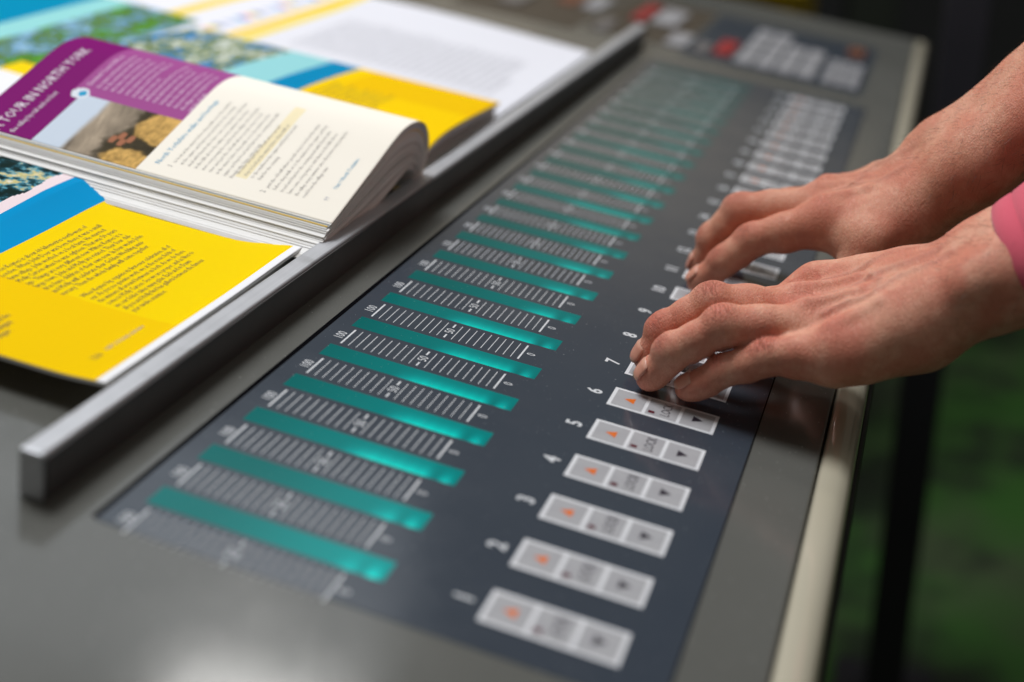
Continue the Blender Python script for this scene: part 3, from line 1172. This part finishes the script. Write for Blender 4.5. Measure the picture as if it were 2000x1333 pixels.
def build_arm(name, H, parent, tanv, h=0.8):
    """H: dict with fingers {name:(tip,dip,pip,mcp,scale)}, thumb, wrist, elbow, across, veins"""
    allp = [p for fg in H['fingers'].values() for p in fg[:4]] + list(H['thumb']) + [H['wrist'], H['elbow']]
    allp = np.array(allp)
    lo = allp.min(0) - 34
    hi = allp.max(0) + 34
    Fd = Field(lo, hi, h)
    W, Eb, A = np.array(H['wrist']), np.array(H['elbow']), unit(H['across'])
    fdir = unit(Eb - W)
    Af = unit(A - (A @ fdir) * fdir)
    nrm = H['normal']
    # ---- palm, wrist, forearm
    P = Fd.new()
    names = list(H['fingers'])
    mcps = [np.array(H['fingers'][q][3]) for q in names]            # index, middle, ring, pinky
    offs = [12.0, 4.5, -4.5, -13.0]
    for q, mc, of in zip(names, mcps, offs):
        cp = W + A * of - fdir * 6 + nrm * 3
        Fd.cone(P, mc - nrm * 2.5, cp, 9.6, 11.5, 9)
        Fd.cone(P, mc - nrm * 6, cp - nrm * 5, 8.0, 10.5, 9)
    # hypothenar pad on the little finger side
    mp = mcps[3]
    Fd.cone(P, mp - nrm * 9 + (W - mp) * 0.25, W - A * 13 - nrm * 4 - fdir * 12, 8.5, 11.5, 9)
    # wrist and forearm: flattened tubes
    L = np.linalg.norm(Eb - W)
    for sgn in (-1, 1):
        a = W + Af * sgn * 10.0 - fdir * 10
        b = W + fdir * 28 + Af * sgn * 10.0
        Fd.cone(P, a, b, 15.8, 16.2, 10)
        Fd.cone(P, b, Eb + Af * sgn * 14, 16.2, 23.0, 12)
    # ulna head bump
    ub = W - Af * 18 + fdir * 16 + H['fnormal'] * 12
    Fd.cone(P, ub - H['fnormal'] * 2.5, ub - H['fnormal'] * 2.5 + fdir * 4, 6.5, 6.5, 9)
    # thumb: base pad, two phalanges
    tc, tm, ti, tt_ = [np.array(q) for q in H['thumb']]
    Fd.cone(P, tc, tm, 13.5, 11.5, 12)
    Fd.cone(P, (tc * 0.55 + tm * 0.45) - nrm * 3, (tm * 0.6 + mcps[0] * 0.4) - nrm * 7, 9.5, 7.0, 10)
    T = Fd.new()
    Fd.cone(T, tm, ti, 10.5, 9.2, 4)
    Fd.cone(T, ti, tt_, 9.4, 7.6, 4)
    D = Fd.smin(P, T, 6)
    # ---- fingers
    joints = []
    for q in names:
        tip, dip, pip, mcp, sc = [np.array(x, float) if i < 4 else x for i, x in enumerate(H['fingers'][q])]
        G = Fd.new()
        d1, d2, d3 = unit(dip - tip), unit(pip - dip), unit(mcp - pip)
        ac = unit(np.cross(d1 + d2, nrm)) if False else A
        up1 = unit(nrm - (nrm @ d1) * d1)
        up2 = unit(nrm - (nrm @ d2) * d2)
        up3 = unit(nrm - (nrm @ d3) * d3)
        up12, up23 = unit(up1 + up2), unit(up2 + up3)
        # distal: flattened tip with a pulp below
        Fd.cone(G, tip, dip, 6.6 * sc, 7.4 * sc, 2.5, squash=(up1, 1.12))
        Fd.cone(G, tip - up1 * 1.3 + d1 * 3, tip - up1 * 1.6 + d1 * 9, 5.9 * sc, 6.1 * sc, 3.5)
        # middle phalanx
        mid = (dip + pip) / 2
        Fd.cone(G, dip, mid - up2 * 0.4, 7.4 * sc, 7.6 * sc, 3)
        Fd.cone(G, mid - up2 * 0.4, pip, 7.6 * sc, 8.3 * sc, 3)
        # proximal phalanx
        mid3 = (pip * 0.55 + mcp * 0.45)
        Fd.cone(G, pip, mid3 - up3 * 0.6, 8.4 * sc, 8.8 * sc, 3)
        Fd.cone(G, mid3 - up3 * 0.6, mcp - nrm * 1.0, 8.8 * sc, 10.0 * sc, 4)
        Fd.cone(G, mid3 - up3 * 4, mcp - up3 * 5, 6.4 * sc, 8.5 * sc, 5)
        # knuckle bumps
        for J, upv, dd, rr in ((pip, up23, d2 + d3, 1.0), (dip, up12, d1 + d2, 0.8)):
            dd = unit(dd)
            Fd.cone(G, J + upv * 2.3 * sc - dd * 1.6, J + upv * 2.3 * sc + dd * 1.6, 5.9 * sc * (0.95 + 0.05 * rr), 5.9 * sc * (0.95 + 0.05 * rr), 2.5)
            joints.append((J, dd, upv, (8.2 if rr == 1 else 7) * sc, 7.0 if rr == 1 else 4.5, rr))
        joints.append((mcp, d3, nrm, 10.5, 8.0, 0.35))
        # extensor knuckle on the back of the hand
        Fd.cone(G, mcp + nrm * 3.2, mcp + nrm * 2.6 + unit(W - mcp) * 6, 6.6, 5.6, 5)
        s_ = Fd.smin(P, G, 6.5)
        D = Fd.smin(D, s_, 1.2) if True else D
    # tendons on the back of the hand
    for mc, of in zip(mcps, offs):
        a = mc + nrm * 8.6
        b = W + A * of * 0.75 + nrm * 13.6 - fdir * 2
        m_ = a * 0.5 + b * 0.5 + nrm * 0.3
        Fd.cone(D, a, m_, 2.5, 2.1, 4.2)
        Fd.cone(D, m_, b, 2.1, 1.6, 4.2)
    # valleys between the knuckles
    for i in range(3):
        a = (mcps[i] + mcps[i + 1]) / 2 + nrm * 14.6
        b = (mcps[i] + mcps[i + 1]) / 2 * 0.55 + W * 0.45 + nrm * 17.5
        Fd.cone(D, a, b, 3.0, 1.6, 7, sub=True)
    V0_, Q0_ = None, None
    lo_, h_ = Fd.lo, h
    V, Q = surface_nets(D, lo_, h_)
    V = smooth_mesh(V, Q, 3)
    # veins: soft raised cords following the skin
    # vertex normals
    fn = np.cross(V[Q[:, 2]] - V[Q[:, 0]], V[Q[:, 3]] - V[Q[:, 1]])
    vn = np.zeros_like(V)
    for k in range(4):
        for a in range(3):
            vn[:, a] += np.bincount(Q[:, k], fn[:, a], len(V))
    vn /= np.linalg.norm(vn, axis=1)[:, None] + 1e-9
    vein = np.zeros(len(V))
    for path, rad, amp in H['veins']:
        amp = amp * 1.5
        path = np.array(path, float)
        best = np.full(len(V), 1e9)
        for a, b in zip(path[:-1], path[1:]):
            ab = b - a
            tq = np.clip(((V - a) @ ab) / (ab @ ab), 0, 1)
            dd = V - a - tq[:, None] * ab
            ln = dd @ nrm
            best = np.minimum(best, np.sqrt((dd * dd).sum(1) - 0.97 * ln * ln))
        w = amp * np.exp(-(best / rad) ** 2) * np.clip(vn @ nrm * 1.6 + 0.2, 0, 1)
        V = V + vn * w[:, None]
        vein = np.maximum(vein, w / amp)
    # low waves so that nothing is a perfect tube
    wv = np.sin(V[:, 0] * 0.21 + V[:, 1] * 0.13) * np.sin(V[:, 1] * 0.19 - V[:, 2] * 0.23 + 1.3) * 0.35
    V = V + vn * wv[:, None]
    # attributes
    red = np.zeros(len(V)); fold = np.zeros(len(V)); fm = np.zeros(len(V)); fb = np.zeros(len(V))
    for J, dd, upv, rr, wd, st in joints:
        q = V - J
        s_ = q @ dd
        r_ = np.linalg.norm(q - s_[:, None] * dd, axis=1)
        dors = np.clip((q @ upv) / rr * 1.3 - 0.15, 0, 1)
        m_ = np.exp(-(s_ / wd) ** 2) * dors * (r_ < rr * 1.7) * np.clip((vn @ upv) * 1.5, 0, 1)
        red = np.maximum(red, m_ * (0.9 if st >= 0.8 else 0.6))
        mm_ = m_ * st
        fold = np.where(mm_ > fm, s_ + 37.0 * st + J[0], fold)
        fb = np.where(mm_ > fm, q @ A, fb)
        fm = np.maximum(fm, mm_)
    for q in names:
        tip = np.array(H['fingers'][q][0])
        red = np.maximum(red, 0.75 * np.exp(-(np.linalg.norm(V - tip, axis=1) / 10.0) ** 2))
    # wrinkles across the wrist
    sw = (V - W) @ fdir
    wm = np.exp(-((sw - 2) / 14.0) ** 2) * 0.28
    fold = np.where(wm > fm, sw, fold)
    fb = np.where(wm > fm, (V - W) @ A, fb)
    fm = np.maximum(fm, wm)
    o = mesh(name, V, Q, M_skin, parent, smooth=True)
    o['tan'] = tanv
    for nm, arr in (('red', red), ('fold', fold), ('fmask', fm), ('foldb', fb), ('vein', vein)):
        at = o.data.attributes.new(nm, 'FLOAT', 'POINT')
        at.data.foreach_set('value', arr.astype(np.float32))
    # nails
    for q in names:
        tip, dip, pip, mcp, sc = [np.array(x, float) if i < 4 else x for i, x in enumerate(H['fingers'][q])]
        make_nail(tip, dip, nrm, sc, o, A)
    make_nail(tt_, ti, unit(nrm * 0.3 + A * 0.6), 1.15, o, A)
    return o, V, vn


def make_nail(tip, dip, nrm, sc, parent, A):
    d = unit(tip - dip)
    up = unit(nrm - (nrm @ d) * d)
    side = np.cross(d, up)
    ns, nt = 12, 13
    V, F4, UV = [], [], []
    L = 9.4 * sc
    for i in range(ns):
        a = i / (ns - 1)
        x = -L * 0.62 + a * L
        base_round = math.sqrt(max(0.0, 1 - max(0, (0.28 - a) / 0.28) ** 2))
        tip_round = math.sqrt(max(0.0, 1 - max(0, (a - 0.72) / 0.30) ** 2))
        wd = math.radians(64) * (0.45 + 0.55 * base_round) * (0.62 + 0.38 * tip_round)
        for j in range(nt):
            b = -1 + 2 * j / (nt - 1)
            th = b * wd
            rr = (6.75 + 0.25 * (1 - a)) * sc
            hug = math.sqrt(max(0.2, 1 - (max(0.0, x) / (6.9 * sc)) ** 2))
            zz = math.cos(th) * rr * 0.93 * hug
            p = tip + d * (x + 0.4 - 1.0 * b * b * max(0, a - 0.4)) + side * math.sin(th) * rr * (0.5 + 0.5 * hug) + up * (zz + (0.34 if a > 0.1 else -0.3))
            V.append(p)
            UV.append((a, (b + 1) / 2))
    for i in range(ns - 1):
        for j in range(nt - 1):
            F4.append((i * nt + j, (i + 1) * nt + j, (i + 1) * nt + j + 1, i * nt + j + 1))
    o = mesh('nail', V, F4, M_nail, parent, smooth=True)
    ul = o.data.uv_layers.new(name='UVMap')
    for lp in o.data.loops:
        ul.data[lp.index].uv = UV[lp.vertex_index]
    so = o.modifiers.new('thick', 'SOLIDIFY')
    so.thickness = 0.5 * MM
    so.offset = -1
    return o


person = thing('person', (300, 285, -200), 'bare forearms and hands in pink sleeves pressing keys on the console', 'person')

# left hand, nearer the start of the key row
LW = np.array(bpv(1832, 586, 236))
LE = LW + unit((0.73, 0.07, 0.69)) * 120
LA = unit((-0.12, 0.97, 0.16))
Lf = {
    'index': (np.array((40, 243, 9.)), np.array((42, 248, 20.)), np.array((54, 254, 30.)), bpv(1600, 600, 262), 0.98),
    'middle': (bp(1264, 698, 8.2), bpv(1300, 645, 225), bpv(1391, 592, 229), bpv(1556, 606, 244), 1.02),
    'ring': (bp(1271, 734, 8.2), bpv(1312, 688, 207), bpv(1411, 636, 211), bpv(1583, 636, 225), 1.0),
    'pinky': (bp(1345, 759, 8.2), bpv(1414, 726, 206), bpv(1496, 698, 207), bpv(1628, 682, 209), 0.9),
}


def make_dict(fingers, wrist, elbow, across, thumb, veins):
    mi = fingers['middle'][3]; ri = fingers['ring'][3]
    hd = unit((np.array(mi) + np.array(ri)) / 2 - wrist)
    ac = unit(np.array(fingers['index'][3]) - np.array(fingers['pinky'][3]))
    n = np.cross(ac, hd)
    n = unit(n if n[2] > 0 else -n)
    fd = unit(elbow - wrist)
    fnr = np.cross(unit(across - (across @ fd) * fd), fd)
    fnr = unit(fnr if fnr[2] > 0 else -fnr)
    return dict(fingers=fingers, wrist=wrist, elbow=elbow, across=across, thumb=thumb, veins=veins, normal=n, fnormal=fnr)


def lerp(a, b, t_):
    return np.array(a) * (1 - t_) + np.array(b) * t_


Lth = [LW + LA * 16 + np.array((-14, 4, -8.)), LW + LA * 26 + np.array((-44, 4, -24.)), np.array((66, 262, 24.)), np.array((50, 256, 14.))]
LH = make_dict(Lf, LW, LE, LA, Lth, [])
nL = LH['normal']


def hand_veins(H, spec):
    out = []
    m = [np.array(H['fingers'][q][3]) for q in ('index', 'middle', 'ring', 'pinky')]
    W = H['wrist']
    fd = unit(H['elbow'] - W)
    for pts, rad, amp in spec:
        path = []
        for a, b in pts:         # a: 0 knuckles .. 1 wrist .. >1 forearm ; b: 0 index .. 3 pinky
            i = min(int(b), 2)
            k = lerp(m[i], m[i + 1], b - i)
            w = W + H['across'] * (13 - 9 * b)
            p = lerp(k, w, min(a, 1)) + (fd * (a - 1) * 80 if a > 1 else 0)
            path.append(p + H['normal'] * 10)
        out.append((path, rad, amp))
    return out


LH['veins'] = hand_veins(LH, [([(0.05, 2.45), (0.3, 2.3), (0.5, 2.5), (0.75, 2.2), (1.1, 2.0), (1.6, 2.3)], 2.0, 1.0),
                              ([(0.1, 1.5), (0.35, 1.65), (0.55, 1.4), (0.8, 1.5), (1.05, 1.2)], 2.0, 0.9),
                              ([(0.5, 2.5), (0.6, 1.9), (0.55, 1.4)], 1.7, 0.7),
                              ([(0.15, 0.5), (0.4, 0.6), (0.7, 0.3), (1.1, 0.4), (1.7, 0.8)], 2.0, 0.9)])
larm, LV, LN = build_arm('arm', LH, person, 0.0)
larm['label'] = 'left hand and wrist over key 7'

# right hand, further along the key row
RW = np.array(bpv(1792, 385, 350))
RE = RW + unit((0.57, 0.05, 0.82)) * 160
RA = unit((0.12, -0.90, -0.42))
Rf = {
    'index': (bp(1366, 549, 8.2), bpv(1413, 512, 328), bpv(1468, 470, 331), bpv(1612, 425, 330), 1.0),
    'middle': (bp(1368, 520, 8.2), bpv(1394, 466, 349), bpv(1446, 412, 349), bpv(1600, 400, 348), 1.03),
    'ring': (np.array((30, 371, 8.5)), np.array((30, 372, 24.)), bpv(1478, 412, 369), bpv(1618, 386, 366), 0.97),
    'pinky': (np.array((38, 392, 8.)), np.array((40, 391, 22.)), np.array((56, 388, 34.)), bpv(1648, 384, 383), 0.86),
}
Rth = [RW + RA * 15 + np.array((-14, 0, -8.)), bpv(1698, 470, 320), bpv(1672, 540, 312), bpv(1630, 585, 306)]
RH = make_dict(Rf, RW, RE, RA, Rth, [])
RH['veins'] = hand_veins(RH, [([(0.1, 0.5), (0.35, 0.7), (0.6, 0.4), (0.9, 0.5), (1.3, 0.6), (1.9, 0.4)], 2.1, 1.1),
                              ([(0.0, 1.5), (0.3, 1.4), (0.6, 1.7), (1.0, 1.5), (1.6, 1.9)], 2.0, 1.0),
                              ([(0.35, 0.7), (0.5, 1.1), (0.6, 1.7)], 1.8, 0.8)])
rarm, RV, RN = build_arm('arm', RH, person, 0.35)
rarm['label'] = 'right hand and bare forearm reaching over keys 10 to 12'


# sleeves: knitted pink tube pushed up the forearm
M_pink = mat('pink_cotton', (0.62, 0.10, 0.20), 0.85, spec=0.2)
t = NT(M_pink)
wv_ = t.n('ShaderNodeTexWave', wave_type='BANDS')
wv_.inputs['Scale'].default_value = 420
wv_.inputs['Distortion'].default_value = 2.0
t.l(t.coord(), wv_.inputs['Vector'])
c = t.mix(t.noise(40, 3), (0.68, 0.09, 0.14), (0.78, 0.13, 0.19))
t.l(c, t.b.inputs['Base Color'])
t.l(t.bump(wv_.outputs['Fac'], 0.0002, 0.5), t.b.inputs['Normal'])
t.b.inputs['Sheen Weight'].default_value = 0.3


def sleeve(H, d0, d1, r_in, parent, slant):
    W, Eb = H['wrist'], H['elbow']
    fd = unit(Eb - W)
    A = unit(H['across'] - (H['across'] @ fd) * fd)
    N_ = np.cross(A, fd)
    rings = []
    na = 64
    prof = [(d0 + 3, -2.0), (d0 + 0.5, -1.6), (d0 - 0.6, 0.0), (d0 + 0.5, 1.6), (d0 + 4, 2.2), (d0 + 8.2, 2.5), (d0 + 9.0, 1.7), (d0 + 9.8, 2.6), (d0 + 14, 2.8), (d0 + 22, 3.6), (d0 + 34, 4.0), (d0 + 50, 6.0), (d0 + 70, 6.5), (d1, 10.0), (d1 + 12, 3.0)]
    V = []
    for pd, pr in prof:
        for j in range(na):
            th = 2 * math.pi * j / na
            wr = 0.9 * math.sin(3 * th + pd * 0.2) * max(0, min(1, (pd - d0 - 6) / 20)) + 0.5 * math.sin(7 * th - pd * 0.33) * max(0, min(1, (pd - d0 - 6) / 20))
            ra = r_in[0] + (pd - d0) * 0.06 + pr + wr
            rb = r_in[1] + (pd - d0) * 0.07 + pr + wr
            V.append(W + fd * (pd + slant * math.cos(th - 0.7)) + A * math.cos(th) * ra + N_ * math.sin(th) * rb)
    F4 = []
    for i in range(len(prof) - 1):
        for j in range(na):
            k = (j + 1) % na
            F4.append((i * na + j, i * na + k, (i + 1) * na + k, (i + 1) * na + j))
    F4.append(tuple(range((len(prof) - 1) * na, len(prof) * na)))
    o = mesh('sleeve', V, F4, M_pink, parent, smooth=True)
    return o


sleeve(LH, 35, 260, (29.5, 20.5), person, 3.0)
sleeve(RH, 125, 290, (35.0, 27.0), person, 3.0)

# fine hairs on the forearms
M_hair = mat('arm_hair', (0.03, 0.02, 0.012), 0.5)


def hairs(V, N, H, parent, count, smin_, smax_, seed):
    r = np.random.default_rng(seed)
    fd = unit(H['elbow'] - H['wrist'])
    s_ = (V - H['wrist']) @ fd
    ok = np.where((s_ > smin_) & (s_ < smax_) & ((N @ H['fnormal']) > -0.15))[0]
    pick = r.choice(ok, count)
    Vs, Fs = [], []
    for i in pick:
        p = V[i]; n = N[i]
        tdir = unit(np.cross(n, fd) * r.normal(0, 0.7) - fd * 0.9 + n * 0.55)
        L = r.uniform(3.5, 8.0)
        w = 0.045
        sd = unit(np.cross(tdir, n)) * w
        sn = unit(np.cross(tdir, sd)) * w
        k = len(Vs)
        m_ = p + tdir * L * 0.55 + n * 0.2
        e_ = p + tdir * L - n * L * 0.22
        Vs += [p + sd, p - sd * 0.5 + sn, p - sd * 0.5 - sn, m_ + sd * .7, m_ - sd * .35 + sn * .7, m_ - sd * .35 - sn * .7, e_]
        for a, b in ((0, 1), (1, 2), (2, 0)):
            Fs.append((k + a, k + b, k + 3 + b, k + 3 + a))
            Fs.append((k + 3 + a, k + 3 + b, k + 6))
    o = mesh('arm_hair', Vs, Fs, M_hair, parent)
    o['kind'] = 'stuff'
    return o


hairs(RV, RN, RH, rarm, 700, 8, 150, 3)
hairs(LV, LN, LH, larm, 180, 6, 50, 4)

# ------------------------------------------------------------------ behind the console


def w_at(x, y, depth):
    """world point (mm) on the pixel's ray at a camera depth (mm)"""
    p = C_CAM + ray(x, y) * depth
    q = DESK @ Vector((p * MM).tolist())
    return np.array(q) / MM


M_post = noisy('post_paint', (0.02, 0.019, 0.026), (0.028, 0.026, 0.035), 5, 0.45)
pc = w_at(1880, 100, 1550)
post = thing('machine_post', (pc[0], pc[1], 0), 'black upright steel post standing on the green floor', 'post', frame=GROUND)
v, f = box(pc[0] - 26, pc[0] + 26, pc[1] - 26, pc[1] + 26, 8, 2000)
bevel(mesh('upright', v, f, M_post, post), 4)
v, f = box(pc[0] - 70, pc[0] + 70, pc[1] - 70, pc[1] + 70, 0, 8)
bevel(mesh('foot_plate', v, f, M_post, post), 2)

# dark press unit far behind
pm_ = w_at(1700, 60, 3200)
press = thing('printing_press', (pm_[0] + 300, pm_[1] + 700, 0), 'dark printing press unit standing behind the console', 'machine', frame=GROUND)
M_press = noisy('press_grey_green', (0.010, 0.014, 0.009), (0.018, 0.022, 0.015), 2, 0.5)
bx, by = pm_[0], pm_[1]
v, f = box(bx - 700, bx + 1500, by, by + 1400, 60, 1500)
bevel(mesh('housing', v, f, M_press, press), 20)
v, f = box(bx - 640, bx + 1440, by + 40, by + 1360, 0, 60)
mesh('plinth', v, f, M_black, press)
v, f = box(bx - 500, bx - 60, by - 24, by - 2, 250, 1150)
bevel(mesh('guard_door', v, f, M_black, press), 6)
v, f = box(bx + 60, bx + 900, by - 24, by - 2, 250, 1150)
bevel(mesh('guard_door', v, f, M_black, press), 6)
yb = w_at(1480, -12, 1900)
M_yel = mat('yellow_plastic', (0.5, 0.33, 0.01), 0.4)
bin_ = thing('yellow_bin', (yb[0], yb[1], 0), 'yellow plastic bin behind the far edge of the console', 'bin', frame=GROUND)
hz = yb[2]
v, f = prism([(yb[0] - 150, 0), (yb[0] + 40, 0), (yb[0] + 60, hz), (yb[0] - 170, hz)], yb[1] - 20, yb[1] + 260)
bevel(mesh('tub', v, f, M_yel, bin_), 8)
v, f = box(yb[0] - 182, yb[0] + 72, yb[1] - 32, yb[1] + 272, hz, hz + 18)
bevel(mesh('rim', v, f, M_yel, bin_), 6)
